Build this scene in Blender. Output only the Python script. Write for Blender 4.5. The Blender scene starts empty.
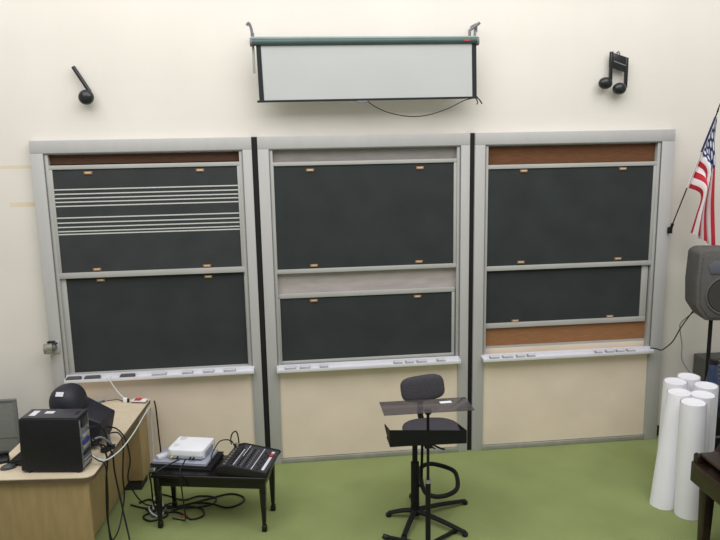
import bpy, bmesh, math, random
from mathutils import Vector, Matrix, Euler, noise
random.seed(7)
scene = bpy.context.scene
COL = scene.collection
PI = math.pi

# ------------------------------------------------------------------ materials
def lin(c):
    c = c / 255.0
    return c / 12.92 if c <= 0.04045 else ((c + 0.055) / 1.055) ** 2.4
def rgb(r, g, b): return (lin(r), lin(g), lin(b), 1)

def mat(name, c, rough=0.6, metal=0.0, var=0.06, scale=8.0, bump=0.0, bscale=60.0, stretch=(1, 1, 1), trans=0.0, alpha=1.0, c2=None, spec=0.5, ior=1.45, thin=False):
    m = bpy.data.materials.new(name); m.use_nodes = True
    nt = m.node_tree; N = nt.nodes; L = nt.links
    b = N['Principled BSDF']
    b.inputs['Roughness'].default_value = rough
    b.inputs['Metallic'].default_value = metal
    b.inputs['Specular IOR Level'].default_value = spec
    b.inputs['Transmission Weight'].default_value = trans
    b.inputs['Alpha'].default_value = alpha
    b.inputs['IOR'].default_value = ior
    tc = N.new('ShaderNodeTexCoord'); mp = N.new('ShaderNodeMapping'); mp.inputs['Scale'].default_value = stretch
    L.new(tc.outputs['Object'], mp.inputs['Vector'])
    nz = N.new('ShaderNodeTexNoise'); nz.inputs['Scale'].default_value = scale; nz.inputs['Detail'].default_value = 4
    L.new(mp.outputs['Vector'], nz.inputs['Vector'])
    rp = N.new('ShaderNodeValToRGB')
    col = rgb(*c)
    if c2 is None:
        lo = tuple(max(0, x * (1 - var)) for x in col[:3]) + (1,); hi = tuple(min(1, x * (1 + var)) for x in col[:3]) + (1,)
    else:
        lo, hi = col, rgb(*c2)
    rp.color_ramp.elements[0].color = lo; rp.color_ramp.elements[1].color = hi
    rp.color_ramp.elements[0].position = 0.3; rp.color_ramp.elements[1].position = 0.7
    L.new(nz.outputs['Fac'], rp.inputs['Fac']); L.new(rp.outputs['Color'], b.inputs['Base Color'])
    if bump:
        n2 = N.new('ShaderNodeTexNoise'); n2.inputs['Scale'].default_value = bscale; n2.inputs['Detail'].default_value = 3
        L.new(mp.outputs['Vector'], n2.inputs['Vector'])
        bp = N.new('ShaderNodeBump'); bp.inputs['Strength'].default_value = bump; bp.inputs['Distance'].default_value = 0.01
        L.new(n2.outputs['Fac'], bp.inputs['Height']); L.new(bp.outputs['Normal'], b.inputs['Normal'])
    return m

M = {}
M['frame'] = mat('grey_enamel', (184, 183, 182), 0.5, var=0.03, scale=3, stretch=(4, 4, .6))
M['frame_dark'] = mat('grey_enamel_rail', (176, 176, 173), 0.45, var=0.05, scale=3)
M['rail_low'] = mat('scuffed_rail', (150, 152, 142), .6, var=.12)
M['gap'] = mat('black_rubber_strip', (28, 30, 30), 0.8)
M['board'] = mat('slate_black', (57, 61, 61), 0.9, var=0.1, scale=3.5, bump=0.05, bscale=90, spec=0.08)
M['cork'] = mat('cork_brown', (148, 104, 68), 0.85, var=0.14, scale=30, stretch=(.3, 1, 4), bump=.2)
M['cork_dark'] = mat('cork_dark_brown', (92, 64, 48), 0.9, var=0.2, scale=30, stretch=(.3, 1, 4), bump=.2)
M['cork_mid'] = mat('cork_mid_brown', (108, 72, 46), 0.9, var=0.2, scale=30, stretch=(.3, 1, 4), bump=.2)  # mid-brown cork for the upper strip of the right unit
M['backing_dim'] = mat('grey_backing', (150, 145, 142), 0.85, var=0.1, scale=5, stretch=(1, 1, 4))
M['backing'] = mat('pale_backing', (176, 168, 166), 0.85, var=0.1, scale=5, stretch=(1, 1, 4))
M['cream'] = mat('cream_laminate', (232, 217, 198), 0.7, var=0.05, scale=2.5, bump=.03)
M['tray'] = mat('white_aluminium', (226, 226, 232), 0.35, metal=0.1, var=0.03)
M['brass'] = mat('worn_copper', (150, 112, 84), 0.5, metal=0.3, var=0.25, scale=60)
M['brass_l'] = mat('worn_label_card', (205, 180, 150), 0.6, var=0.15, scale=60)
M['felt'] = mat('grey_felt', (92, 92, 94), 0.95, var=0.15, scale=40, bump=.4)
M['felt_pale'] = mat('chalky_felt', (168, 170, 172), 0.95, var=0.2, scale=30, bump=.4)
M['chalk'] = mat('chalk', (240, 240, 236), 0.9)
M['black'] = mat('black_plastic', (24, 24, 27), 0.45, var=0.2, scale=20, bump=.05, bscale=200)
M['black_matte'] = mat('black_painted_steel', (22, 23, 24), 0.6, var=0.2, scale=20, spec=.3)
M['tower'] = mat('computer_black', (27, 27, 32), 0.55, var=0.12, scale=25, bump=.05, bscale=300, spec=.35)
M['tower_top'] = mat('computer_top', (62, 61, 68), 0.4, var=0.08, scale=15)
M['crt'] = mat('monitor_shell', (38, 39, 47), 0.55, var=0.1, scale=10, bump=.1, bscale=200)
M['grey_pl'] = mat('grey_plastic', (112, 114, 116), 0.5)
M['silver'] = mat('silver_metal', (176, 178, 180), 0.3, metal=0.7)
M['port'] = mat('connector_metal', (128, 134, 146), 0.35, metal=0.6, var=.5, scale=60)
M['blueport'] = mat('blue_connector', (42, 58, 150), 0.5)
M['white_pl'] = mat('white_plastic', (238, 240, 246), 0.35, var=0.02)
M['white_lab'] = mat('white_label', (214, 214, 222), 0.6)
M['laptop'] = mat('silver_lid', (168, 172, 188), 0.4, metal=.2, var=.04)
M['yellow'] = mat('yellow_plug', (214, 190, 60), 0.5)
M['red'] = mat('red_plastic', (196, 62, 56), 0.5)
M['wood_blk'] = mat('ebony_lacquer', (20, 17, 17), 0.25, var=0.25, scale=10, stretch=(.3, 3, 3))
M['tan'] = mat('tan_veneer', (162, 140, 100), 0.55, var=0.09, scale=9, stretch=(3, 3, .5), bump=.05)
M['desktop'] = mat('beige_laminate', (214, 200, 174), 0.45, var=0.05, scale=14)
M['edge'] = mat('brown_edge_band', (98, 80, 68), 0.55, var=.1)
M['dark_kick'] = mat('dark_kick', (48, 44, 38), 0.8)
M['fabric'] = mat('charcoal_upholstery', (74, 72, 78), 0.95, var=0.16, scale=70, bump=.4, bscale=250, spec=.2)
M['cable'] = mat('black_cable', (18, 19, 18), 0.5)
M['cable_w'] = mat('white_cable', (206, 222, 226), 0.5)
M['cable_g'] = mat('green_cable', (40, 62, 44), 0.5)
M['cable_gr'] = mat('grey_cable', (126, 130, 138), 0.5)
M['paper'] = mat('white_paper', (238, 238, 244), 0.8, var=0.02, scale=4)
M['piano'] = mat('dark_walnut', (44, 30, 24), 0.35, var=0.25, scale=7, stretch=(1, .3, 3))
M['screen'] = mat('screen_fabric', (188, 190, 190), 0.85, var=0.02, scale=2)
M['screen_case'] = mat('dark_green_enamel', (70, 90, 88), 0.4, var=0.05)
M['screen_edge'] = mat('black_screen_border', (34, 38, 40), 0.8)
M['sp'] = mat('speaker_shell', (92, 90, 88), 0.75, var=0.1, scale=30, bump=.3, bscale=250)
M['spgrille'] = mat('speaker_grille', (62, 61, 58), 0.7, var=0.3, scale=160, bump=.4, bscale=300)
M['spblue'] = mat('horn_grey', (96, 98, 108), 0.5)
M['panel_g'] = mat('grey_mesh_panel', (120, 122, 118), 0.8, var=0.08, scale=60)
M['vent'] = mat('vent_grey', (84, 86, 82), 0.6, var=.1)
M['jar'] = mat('blue_tinted_plastic', (66, 84, 118), 0.25, var=.2, scale=20, trans=0.35, alpha=.92)
M['acrylic'] = mat('smoked_acrylic', (86, 80, 84), 0.12, var=0.05, alpha=0.68)
M['base_blk'] = mat('black_vinyl', (30, 30, 28), .6)

def brick_wall_mat():
    m = mat('painted_block_wall', (226, 221, 213), 0.85, var=0.03, scale=1.3, bump=.05, bscale=40)
    nt = m.node_tree; N = nt.nodes; L = nt.links; b = N['Principled BSDF']
    tc = N.new('ShaderNodeTexCoord'); sp = N.new('ShaderNodeSeparateXYZ'); cb = N.new('ShaderNodeCombineXYZ')
    L.new(tc.outputs['Object'], sp.inputs[0]); L.new(sp.outputs['X'], cb.inputs['X']); L.new(sp.outputs['Z'], cb.inputs['Y'])
    br = N.new('ShaderNodeTexBrick')
    br.inputs['Scale'].default_value = 1.0; br.inputs['Brick Width'].default_value = 0.66; br.inputs['Row Height'].default_value = 0.332
    br.inputs['Mortar Size'].default_value = 0.006; br.inputs['Mortar Smooth'].default_value = 0.6
    br.inputs['Color1'].default_value = (1, 1, 1, 1); br.inputs['Color2'].default_value = (.994, .994, .994, 1); br.inputs['Mortar'].default_value = (.985, .983, .98, 1)
    L.new(cb.outputs[0], br.inputs['Vector'])
    src = b.inputs['Base Color'].links[0].from_socket
    mx = N.new('ShaderNodeMix'); mx.data_type = 'RGBA'; mx.blend_type = 'MULTIPLY'; mx.inputs['Factor'].default_value = 1
    L.new(src, mx.inputs[6]); L.new(br.outputs['Color'], mx.inputs[7]); 
    # faint yellow tape stains left of the boards
    last = mx.outputs[2]
    for (x0, x1, zc, h) in ((-3, 0.1, 2.925, .014), (-.24, 0.1, 2.594, .02)):
        fx = N.new('ShaderNodeMath'); fx.operation = 'COMPARE'; fx.inputs[1].default_value = (x0 + x1) / 2; fx.inputs[2].default_value = (x1 - x0) / 2
        L.new(sp.outputs['X'], fx.inputs[0])
        fz = N.new('ShaderNodeMath'); fz.operation = 'COMPARE'; fz.inputs[1].default_value = zc; fz.inputs[2].default_value = h
        L.new(sp.outputs['Z'], fz.inputs[0])
        nz = N.new('ShaderNodeTexNoise'); nz.inputs['Scale'].default_value = 6; L.new(tc.outputs['Object'], nz.inputs['Vector'])
        p = N.new('ShaderNodeMath'); p.operation = 'MULTIPLY'; L.new(fx.outputs[0], p.inputs[0]); L.new(fz.outputs[0], p.inputs[1])
        q = N.new('ShaderNodeMath'); q.operation = 'MULTIPLY'; L.new(p.outputs[0], q.inputs[0]); L.new(nz.outputs['Fac'], q.inputs[1])
        m2 = N.new('ShaderNodeMix'); m2.data_type = 'RGBA'; L.new(q.outputs[0], m2.inputs['Factor']); L.new(last, m2.inputs[6]); m2.inputs[7].default_value = rgb(214, 190, 140)
        last = m2.outputs[2]
    L.new(last, b.inputs['Base Color'])
    return m
M['wall'] = brick_wall_mat()

def carpet_mat():
    m = mat('green_carpet', (126, 138, 88), 0.98, scale=120, c2=(156, 168, 114), bump=.5, bscale=220, spec=.1)
    nt = m.node_tree; N = nt.nodes; L = nt.links; b = N['Principled BSDF']
    src = b.inputs['Base Color'].links[0].from_socket
    tc = N.new('ShaderNodeTexCoord'); nz = N.new('ShaderNodeTexNoise'); nz.inputs['Scale'].default_value = 2.2; nz.inputs['Detail'].default_value = 5
    L.new(tc.outputs['Object'], nz.inputs['Vector'])
    rp = N.new('ShaderNodeValToRGB'); rp.color_ramp.elements[0].color = (.93, .93, .91, 1); rp.color_ramp.elements[1].color = (1.05, 1.05, 1.05, 1)
    rp.color_ramp.elements[0].position = .35; rp.color_ramp.elements[1].position = .65
    L.new(nz.outputs['Fac'], rp.inputs['Fac'])
    mx = N.new('ShaderNodeMix'); mx.data_type = 'RGBA'; mx.blend_type = 'MULTIPLY'; mx.inputs['Factor'].default_value = 1
    L.new(src, mx.inputs[6]); L.new(rp.outputs['Color'], mx.inputs[7]); L.new(mx.outputs[2], b.inputs['Base Color'])
    return m
M['carpet'] = carpet_mat()

def staff_board_mat():
    m = mat('slate_black_with_music_staves', (64, 66, 68), 0.9, var=0.1, scale=3.5, bump=.05, bscale=90, spec=.08)
    nt = m.node_tree; N = nt.nodes; L = nt.links; b = N['Principled BSDF']
    src = b.inputs['Base Color'].links[0].from_socket
    tc = N.new('ShaderNodeTexCoord'); sp = N.new('ShaderNodeSeparateXYZ'); L.new(tc.outputs['Object'], sp.inputs[0])
    acc = None
    for z in (2.720, 2.680, 2.643, 2.609, 2.573, 2.469, 2.424, 2.385, 2.347, 2.321):
        c = N.new('ShaderNodeMath'); c.operation = 'COMPARE'; c.inputs[1].default_value = z; c.inputs[2].default_value = 0.0052
        L.new(sp.outputs['Z'], c.inputs[0])
        if acc is None: acc = c.outputs[0]
        else:
            a = N.new('ShaderNodeMath'); a.operation = 'MAXIMUM'; L.new(acc, a.inputs[0]); L.new(c.outputs[0], a.inputs[1]); acc = a.outputs[0]
    mx = N.new('ShaderNodeMix'); mx.data_type = 'RGBA'; L.new(acc, mx.inputs['Factor']); L.new(src, mx.inputs[6]); mx.inputs[7].default_value = rgb(205, 205, 202)
    L.new(mx.outputs[2], b.inputs['Base Color'])
    return m
M['staff'] = staff_board_mat()

def flag_mat():
    m = mat('flag_cloth', (230, 230, 232), 0.8)
    nt = m.node_tree; N = nt.nodes; L = nt.links; b = N['Principled BSDF']
    def mth(op, a, bb=None, c=None):
        n = N.new('ShaderNodeMath'); n.operation = op
        for i, v in enumerate((a, bb, c)):
            if v is None: continue
            if isinstance(v, (int, float)): n.inputs[i].default_value = v
            else: L.new(v, n.inputs[i])
        return n.outputs[0]
    uv = N.new('ShaderNodeUVMap'); uv.uv_map = 'UVMap'; sp = N.new('ShaderNodeSeparateXYZ'); L.new(uv.outputs['UV'], sp.inputs[0])
    U, V = sp.outputs['X'], sp.outputs['Y']
    fl = mth('FLOOR', mth('MULTIPLY', V, 13.0)); odd = mth('MODULO', fl, 2.0); red = mth('LESS_THAN', odd, 0.5)
    canton = mth('MULTIPLY', mth('LESS_THAN', U, 0.4), mth('GREATER_THAN', V, 6 / 13))
    def lattice(nx, ny, ox, oy):
        fx = mth('SUBTRACT', mth('FRACT', mth('ADD', mth('MULTIPLY', U, nx / 0.4), ox)), 0.5)
        fy = mth('SUBTRACT', mth('FRACT', mth('ADD', mth('MULTIPLY', mth('SUBTRACT', V, 6 / 13), ny * 13 / 7), oy)), 0.5)
        d = mth('ADD', mth('POWER', mth('MULTIPLY', fx, .45 ), 2), mth('POWER', mth('MULTIPLY', fy, 1.0), 2))
        return mth('LESS_THAN', d, 0.026)
    stars = mth('MAXIMUM', lattice(3, 4, 0, 0), lattice(3, 4, .5, .5))
    m1 = N.new('ShaderNodeMix'); m1.data_type = 'RGBA'; L.new(red, m1.inputs['Factor']); m1.inputs[6].default_value = rgb(232, 226, 228); m1.inputs[7].default_value = rgb(186, 40, 56)
    m2 = N.new('ShaderNodeMix'); m2.data_type = 'RGBA'; L.new(stars, m2.inputs['Factor']); m2.inputs[6].default_value = rgb(44, 54, 100); m2.inputs[7].default_value = rgb(225, 225, 235)
    m3 = N.new('ShaderNodeMix'); m3.data_type = 'RGBA'; L.new(canton, m3.inputs['Factor']); L.new(m1.outputs[2], m3.inputs[6]); L.new(m2.outputs[2], m3.inputs[7])
    L.new(m3.outputs[2], b.inputs['Base Color'])
    return m
M['flag'] = flag_mat()

# ------------------------------------------------------------------ mesh helpers
class MB:
    """collects primitive pieces into one mesh"""
    def __init__(s): s.bm = bmesh.new()
    def _add(s, tmp, mtx=None):
        if mtx is not None: bmesh.ops.transform(tmp, matrix=mtx, verts=tmp.verts)
        me = bpy.data.meshes.new('tmp'); tmp.to_mesh(me); s.bm.from_mesh(me); bpy.data.meshes.remove(me); tmp.free()
        return s
    def box(s, x0, x1, y0, y1, z0, z1, bev=0.0, seg=2, mtx=None):
        t = bmesh.new(); bmesh.ops.create_cube(t, size=1)
        for v in t.verts: v.co = Vector(((x0 + x1) / 2 + v.co.x * (x1 - x0), (y0 + y1) / 2 + v.co.y * (y1 - y0), (z0 + z1) / 2 + v.co.z * (z1 - z0)))
        if bev: bmesh.ops.bevel(t, geom=t.edges[:], offset=bev, segments=seg, profile=.5, affect='EDGES')
        return s._add(t, mtx)
    def hexa(s, pts, bev=0.0, seg=2, mtx=None):
        """8 points: bottom 4 ccw then top 4 ccw"""
        t = bmesh.new(); vs = [t.verts.new(p) for p in pts]
        for f in ((3, 2, 1, 0), (4, 5, 6, 7), (0, 1, 5, 4), (1, 2, 6, 5), (2, 3, 7, 6), (3, 0, 4, 7)): t.faces.new([vs[i] for i in f])
        if bev: bmesh.ops.bevel(t, geom=t.edges[:], offset=bev, segments=seg, profile=.5, affect='EDGES')
        return s._add(t, mtx)
    def cyl(s, p0, p1, r0, r1=None, n=20, caps=True):
        r1 = r0 if r1 is None else r1
        p0, p1 = Vector(p0), Vector(p1); d = p1 - p0
        t = bmesh.new(); bmesh.ops.create_cone(t, cap_ends=caps, segments=n, radius1=r0, radius2=r1, depth=d.length)
        q = d.to_track_quat('Z', 'Y').to_matrix().to_4x4(); q.translation = (p0 + p1) / 2
        return s._add(t, q)
    def tube(s, pts, r, n=8, closed=False, sub=6, smooth=True, flat=1.0):
        P = [Vector(p) for p in pts]
        if smooth:
            out = []; m = len(P)
            rng = range(m) if closed else range(m - 1)
            for i in rng:
                a = P[(i - 1) % m] if closed or i > 0 else P[0]
                b, c = P[i], P[(i + 1) % m]
                d = P[(i + 2) % m] if closed or i + 2 < m else P[-1]
                for k in range(sub):
                    u = k / sub
                    out.append(0.5 * ((2 * b) + (c - a) * u + (2 * a - 5 * b + 4 * c - d) * u * u + (3 * b - a - 3 * c + d) * u ** 3))
            if not closed: out.append(P[-1])
            P = out
        t = bmesh.new(); rings = []; up = Vector((0, 0, 1)); m = len(P)
        prev = None
        for i, p in enumerate(P):
            if closed: d = (P[(i + 1) % m] - P[i - 1])
            else: d = P[min(i + 1, m - 1)] - P[max(i - 1, 0)]
            if d.length < 1e-9: d = Vector((0, 0, 1))
            d.normalize()
            if prev is None:
                side = d.cross(up)
                if side.length < .05: side = d.cross(Vector((1, 0, 0)))
            else:
                side = prev - d * prev.dot(d)
            side.normalize(); prev = side; o = d.cross(side)
            rr = r(i / (m - 1)) if callable(r) else r
            rings.append([t.verts.new(p + side * math.cos(2 * PI * k / n) * rr + o * math.sin(2 * PI * k / n) * rr * flat) for k in range(n)])
        for i in range(m if closed else m - 1):
            a, b = rings[i], rings[(i + 1) % m]
            for k in range(n): t.faces.new((a[k], a[(k + 1) % n], b[(k + 1) % n], b[k]))
        if not closed:
            t.faces.new(rings[0][::-1]); t.faces.new(rings[-1])
        return s._add(t)
    def lathe(s, prof, c=(0, 0, 0), n=28, mtx=None):
        t = bmesh.new(); rings = []
        for r, z in prof:
            rings.append([t.verts.new((c[0] + max(r, 1e-4) * math.cos(2 * PI * k / n), c[1] + max(r, 1e-4) * math.sin(2 * PI * k / n), c[2] + z)) for k in range(n)])
        for a, b in zip(rings, rings[1:]):
            for k in range(n): t.faces.new((a[k], a[(k + 1) % n], b[(k + 1) % n], b[k]))
        t.faces.new(rings[0][::-1]); t.faces.new(rings[-1])
        return s._add(t, mtx)
    def ell(s, c, r, n=24, p=1.0, mtx=None):
        t = bmesh.new(); bmesh.ops.create_uvsphere(t, u_segments=n, v_segments=n // 2, radius=1)
        for v in t.verts:
            q = [math.copysign(abs(x) ** p, x) for x in v.co]
            v.co = Vector((c[0] + q[0] * r[0], c[1] + q[1] * r[1], c[2] + q[2] * r[2]))
        return s._add(t, mtx)
    def prism(s, poly, h0, h1, axis='z', bev=0.0, mtx=None):
        t = bmesh.new()
        def P(a, b, h): return {'z': (a, b, h), 'y': (a, h, b), 'x': (h, a, b)}[axis]
        lo = [t.verts.new(P(a, b, h0)) for a, b in poly]; hi = [t.verts.new(P(a, b, h1)) for a, b in poly]
        n = len(poly); t.faces.new(lo[::-1]); t.faces.new(hi)
        for k in range(n): t.faces.new((lo[k], lo[(k + 1) % n], hi[(k + 1) % n], hi[k]))
        bmesh.ops.recalc_face_normals(t, faces=t.faces[:])
        if bev: bmesh.ops.bevel(t, geom=t.edges[:], offset=bev, segments=2, profile=.5, affect='EDGES')
        return s._add(t, mtx)
    def build(s, name, m, parent=None, smooth=True, loc=None, rotz=0):
        me = bpy.data.meshes.new(name)
        bmesh.ops.recalc_face_normals(s.bm, faces=s.bm.faces[:])
        s.bm.to_mesh(me); s.bm.free()
        me.materials.append(m)
        if smooth:
            for p in me.polygons: p.use_smooth = True
            try: me.set_sharp_from_angle(angle=math.radians(38))
            except Exception: pass
        o = bpy.data.objects.new(name, me); COL.objects.link(o)
        if loc is not None: o.location = loc; o.rotation_euler = (0, 0, rotz)
        if parent is not None: o.parent = parent
        return o

def tag(o, label, cat, group=None):
    o['label'] = label; o['category'] = cat
    if group: o['group'] = group
    return o
def thing(name, label, cat, loc=(0, 0, 0), rotz=0.0, group=None):
    o = bpy.data.objects.new(name, None); COL.objects.link(o); o.empty_display_size = .1
    o.location = loc; o.rotation_euler = (0, 0, rotz)
    return tag(o, label, cat, group)
def struct(o): o['kind'] = 'structure'; return o

# ------------------------------------------------------------------ the setting
struct(MB().box(-4, 9, -8.5, .3, -.1, 0).build('floor', M['carpet'], smooth=False))
struct(MB().box(-4, 9, .085, .3, -.1, 6).build('wall_back', M['wall'], smooth=False))
struct(MB().box(-4, -.01, .07, .085, 0, .11, .003).build('baseboard_left', M['base_blk']))
struct(MB().box(5.935, 9, .07, .085, 0, .11, .003).build('baseboard_right', M['base_blk']))

# ------------------------------------------------------------------ sliding chalkboard units
H = 3.15
def clip(x, z, y, par, up):
    m = MB(); m.box(x - .038, x + .038, y - .008, y, z - .014, z + .014, .003)
    o = m.build('finger_pull', M['brass'], par)
    MB().box(x - .026, x + .026, y - .0115, y - .0075, z - .006, z + .009, .001).build('label_card', M['brass_l'], o)
    return o

def sash(name, x0, x1, zt, zb, y, par, mt, top=.045, bot=.05, stile=.0, pulls=(), sx=None):
    """sliding board: x0..x1, z zb..zt slab, rails above and below"""
    b = MB().box(x0, x1, y, y + .012, zb, zt).build(name, mt, par, smooth=False)
    m = MB()
    a0, a1 = (x0 - .03, x1 + .03) if sx is None else sx
    if top: m.box(a0, a1, y - .012, y + .014, zt, zt + top, .003)
    if bot: m.box(a0, a1, y - .012, y + .014, zb - bot, zb, .003)
    m.box(a0, x0, y - .010, y + .014, zb, zt, .003); m.box(x1, a1, y - .010, y + .014, zb, zt, .003)
    m.build('sash_rail', M['frame_dark'], b)
    for px, pz in pulls: clip(px, pz, y, b, 1)
    return b

def unit(X0, X1, label, inner, upper, lower, strips, traybar, tz):
    tz = tz or 0.0
    t = thing('sliding_chalkboard', label, 'chalkboard', (0, 0, 0), 0, 'tall sliding chalkboard units along the back wall')
    i0, i1 = inner
    m = MB()
    m.box(X0, i0, 0, .085, 0, H - .11, .004); m.box(i1, X1, 0, .085, 0, H - .11, .004)
    m.box(X0, X1, 0, .085, H - .11, H, .004)
    m.build('outer_frame', M['frame'], t)
    m = MB()     # inner guide channel
    m.box(i0, i0 + .03, .012, .085, .97, H - .11, .002); m.box(i1 - .03, i1, .012, .085, .97, H - .11, .002)
    m.box(i0 + .03, i1 - .03, .012, .085, H - .122, H - .11, .002)
    m.build('guide_channel', M['frame_dark'], t)
    MB().box(i0 - .0035, i0 + .0035, -.001, .02, .97, H - .112).box(i1 - .0035, i1 + .0035, -.001, .02, .97, H - .112).box(i0, i1, -.001, .02, H - .115, H - .108).build('groove', M['grey_pl'], t)
    for (z0, z1, mm, nm) in strips:
        MB().box(i0 + .03, i1 - .03, .07, .082, z0, z1).build(nm, mm, t, smooth=False)
    sash('upper_board', *upper[:4], .026, t, upper[4], pulls=upper[5], sx=upper[6], top=upper[7], bot=upper[8])
    sash('lower_board', *lower[:4], .050, t, lower[4], pulls=lower[5], sx=lower[6], top=lower[7], bot=lower[8])
    a, b = traybar
    m = MB()
    m.box(a, b, -.072, .0, .962 + tz, .972 + tz, .002)       # tray shelf
    m.box(a, b, -.077, -.070, .952 + tz, .982 + tz, .002)    # front lip
    m.box(a, b, -.006, .03, .95, 1.002 + tz, .002)      # back upstand
    m.box(a, a + .006, -.072, 0, .955 + tz, .988 + tz); m.box(b - .006, b, -.072, 0, .955 + tz, .988 + tz)
    m.build('chalk_tray', M['tray'], t)
    MB().box(i0, i1, .02, .04, .05, .95).build('lower_panel', M['cream'], t, smooth=False)
    MB().box(i0, i1, .0, .04, 0, .045, .003).build('bottom_rail', M['rail_low'], t)
    for q in (i0, i1 - .012): MB().box(q, q + .012, .005, .04, .05, .95).build('panel_trim', M['frame_dark'], t)
    return t

unit(0, 1.911, 'left tall chalkboard unit with white music staves painted on its upper board', (.112, 1.826),
     (.167, 1.772, 2.897, 1.972, M['staff'], [(.47, 2.862), (1.443, 2.864), (.475, 1.994), (1.455, 1.99)], (.135, 1.80), .036, .052),
     (.188, 1.785, 1.93, 1.022, M['board'], [(.492, 1.890), (1.458, 1.884)], (.14, 1.80), .0, .03),
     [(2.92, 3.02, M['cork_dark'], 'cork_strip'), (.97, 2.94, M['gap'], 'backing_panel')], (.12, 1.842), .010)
unit(1.963, 3.921, 'middle tall chalkboard unit with pale strip exposed between its two boards', (2.065, 3.832),
     (2.10, 3.772, 2.885, 1.927, M['board'], [(2.43, 2.842), (3.451, 2.840), (2.44, 1.955), (3.439, 1.955)], (2.075, 3.80), .034, .04),
     (2.11, 3.765, 1.645, 1.03, M['board'], [(2.429, 1.613), (3.428, 1.611)], (2.085, 3.795), .045, .03),
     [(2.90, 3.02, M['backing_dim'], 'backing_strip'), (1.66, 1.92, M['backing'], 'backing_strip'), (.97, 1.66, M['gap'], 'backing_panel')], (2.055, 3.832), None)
unit(3.970, 5.932, 'right tall chalkboard unit with brown cork strips above and below its boards', (4.07, 5.80),
     (4.103, 5.742, 2.812, 1.882, M['board'], [(4.449, 2.788), (5.431, 2.786), (4.441, 1.912), (5.425, 1.910)], (4.08, 5.77), .038, .045),
     (4.10, 5.69, 1.86, 1.308, M['board'], [(4.405, 1.322), (5.382, 1.322)], (4.08, 5.755), .0, .05),
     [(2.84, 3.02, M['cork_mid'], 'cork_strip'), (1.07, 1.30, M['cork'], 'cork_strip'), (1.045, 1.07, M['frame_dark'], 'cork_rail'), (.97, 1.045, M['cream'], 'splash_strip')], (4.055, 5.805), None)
struct(MB().box(1.911, 1.963, .03, .085, 0, H).build('trim_1', M['gap'], smooth=False))
struct(MB().box(3.921, 3.970, .03, .085, 0, H).build('trim_2', M['gap'], smooth=False))

# erasers in the trays
def eraser(x0, x1, z, kind, label, group=None, rz=0.0):
    w = x1 - x0
    t = thing('chalkboard_eraser', label, 'eraser', ((x0 + x1) / 2, -.038, .9725 + (.010 if x1 < 1.9 else 0)), rz, group)
    MB().box(-w / 2, w / 2, -.026, .026, 0, .02, .004).build('felt_pad', M['felt'] if kind == 'd' else M['felt_pale'], t)
    MB().box(-w / 2 + .004, w / 2 - .004, -.024, .024, .02, .027, .003).build('back_strip', M['felt'] if kind == 'd' else M['white_lab'], t)
    return t
eraser(.135, .262, 0, 'd', 'dark grey felt eraser at the far left end of the left chalk tray')
eraser(.295, .433, 0, 'd', 'dark grey felt eraser second from the left in the left chalk tray', rz=.02)
eraser(.612, .746, 0, 'd', 'dark grey felt eraser just right of the white cord on the left chalk tray')
for (a, b, rz) in ((.90, 1.03, .1), (1.18, 1.275, -.06), (1.37, 1.47, .05), (1.56, 1.67, .0)):
    eraser(a, b, 0, 'p', 'chalky pale eraser in the right half of the left chalk tray', 'pale erasers in the left tray', rz)
for (a, b, rz) in ((2.13, 2.236, .04), (2.275, 2.37, -.08), (2.465, 2.54, .0)):
    eraser(a, b, 0, 'p', 'chalky pale eraser near the left end of the middle chalk tray', 'pale erasers at the left of the middle tray', rz)
for (a, b, rz) in ((3.18, 3.26, .05), (3.295, 3.37, .0), (3.406, 3.50, -.1), (3.604, 3.683, .0)):
    eraser(a, b, 0, 'p', 'chalky pale eraser near the right end of the middle chalk tray', 'pale erasers at the right of the middle tray', rz)
for (a, b, rz) in ((4.13, 4.22, .05), (4.26, 4.36, .0), (4.40, 4.48, -.1), (4.51, 4.585, .0)):
    eraser(a, b, 0, 'p', 'chalky pale eraser near the left end of the right chalk tray', 'pale erasers at the left of the right tray', rz)
for (a, b, rz) in ((5.21, 5.275, .05), (5.32, 5.40, .0), (5.43, 5.505, -.1), (5.54, 5.62, .0)):
    eraser(a, b, 0, 'p', 'chalky pale eraser near the right end of the right chalk tray', 'pale erasers at the right of the right tray', rz)

# pencil sharpener on the left frame edge
t = thing('pencil_sharpener', 'old grey metal pencil sharpener fixed to the left edge of the chalkboard frame', 'pencil sharpener', (.045, -.0, 1.30))
MB().box(-.035, .05, -.02, 0, -.06, .05, .005).build('mounting_plate', M['frame_dark'], t)
m = MB(); m.cyl((-.075, -.055, -.005), (.0, -.045, 0), .043, .046, 24); m.box(-.075, .0, -.09, -.015, -.05, .0, .012)
m.build('shavings_drum', mat('worn_grey_steel', (140, 140, 128), .5, metal=.3, var=.15, scale=30), t)
MB().box(-.045, .02, -.06, -.02, .045, .06, .004).build('pencil_guide', M['black'], t)
c = MB(); c.cyl((.0, -.045, 0), (.03, -.045, 0), .022, .02); c.tube([(.03, -.045, 0), (.034, -.07, .03), (.034, -.085, .05)], .006, smooth=False)
c = c.build('crank', M['grey_pl'], t)
MB().cyl((.03, -.087, .05), (.055, -.087, .05), .009).build('knob', M['black'], c)

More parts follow.
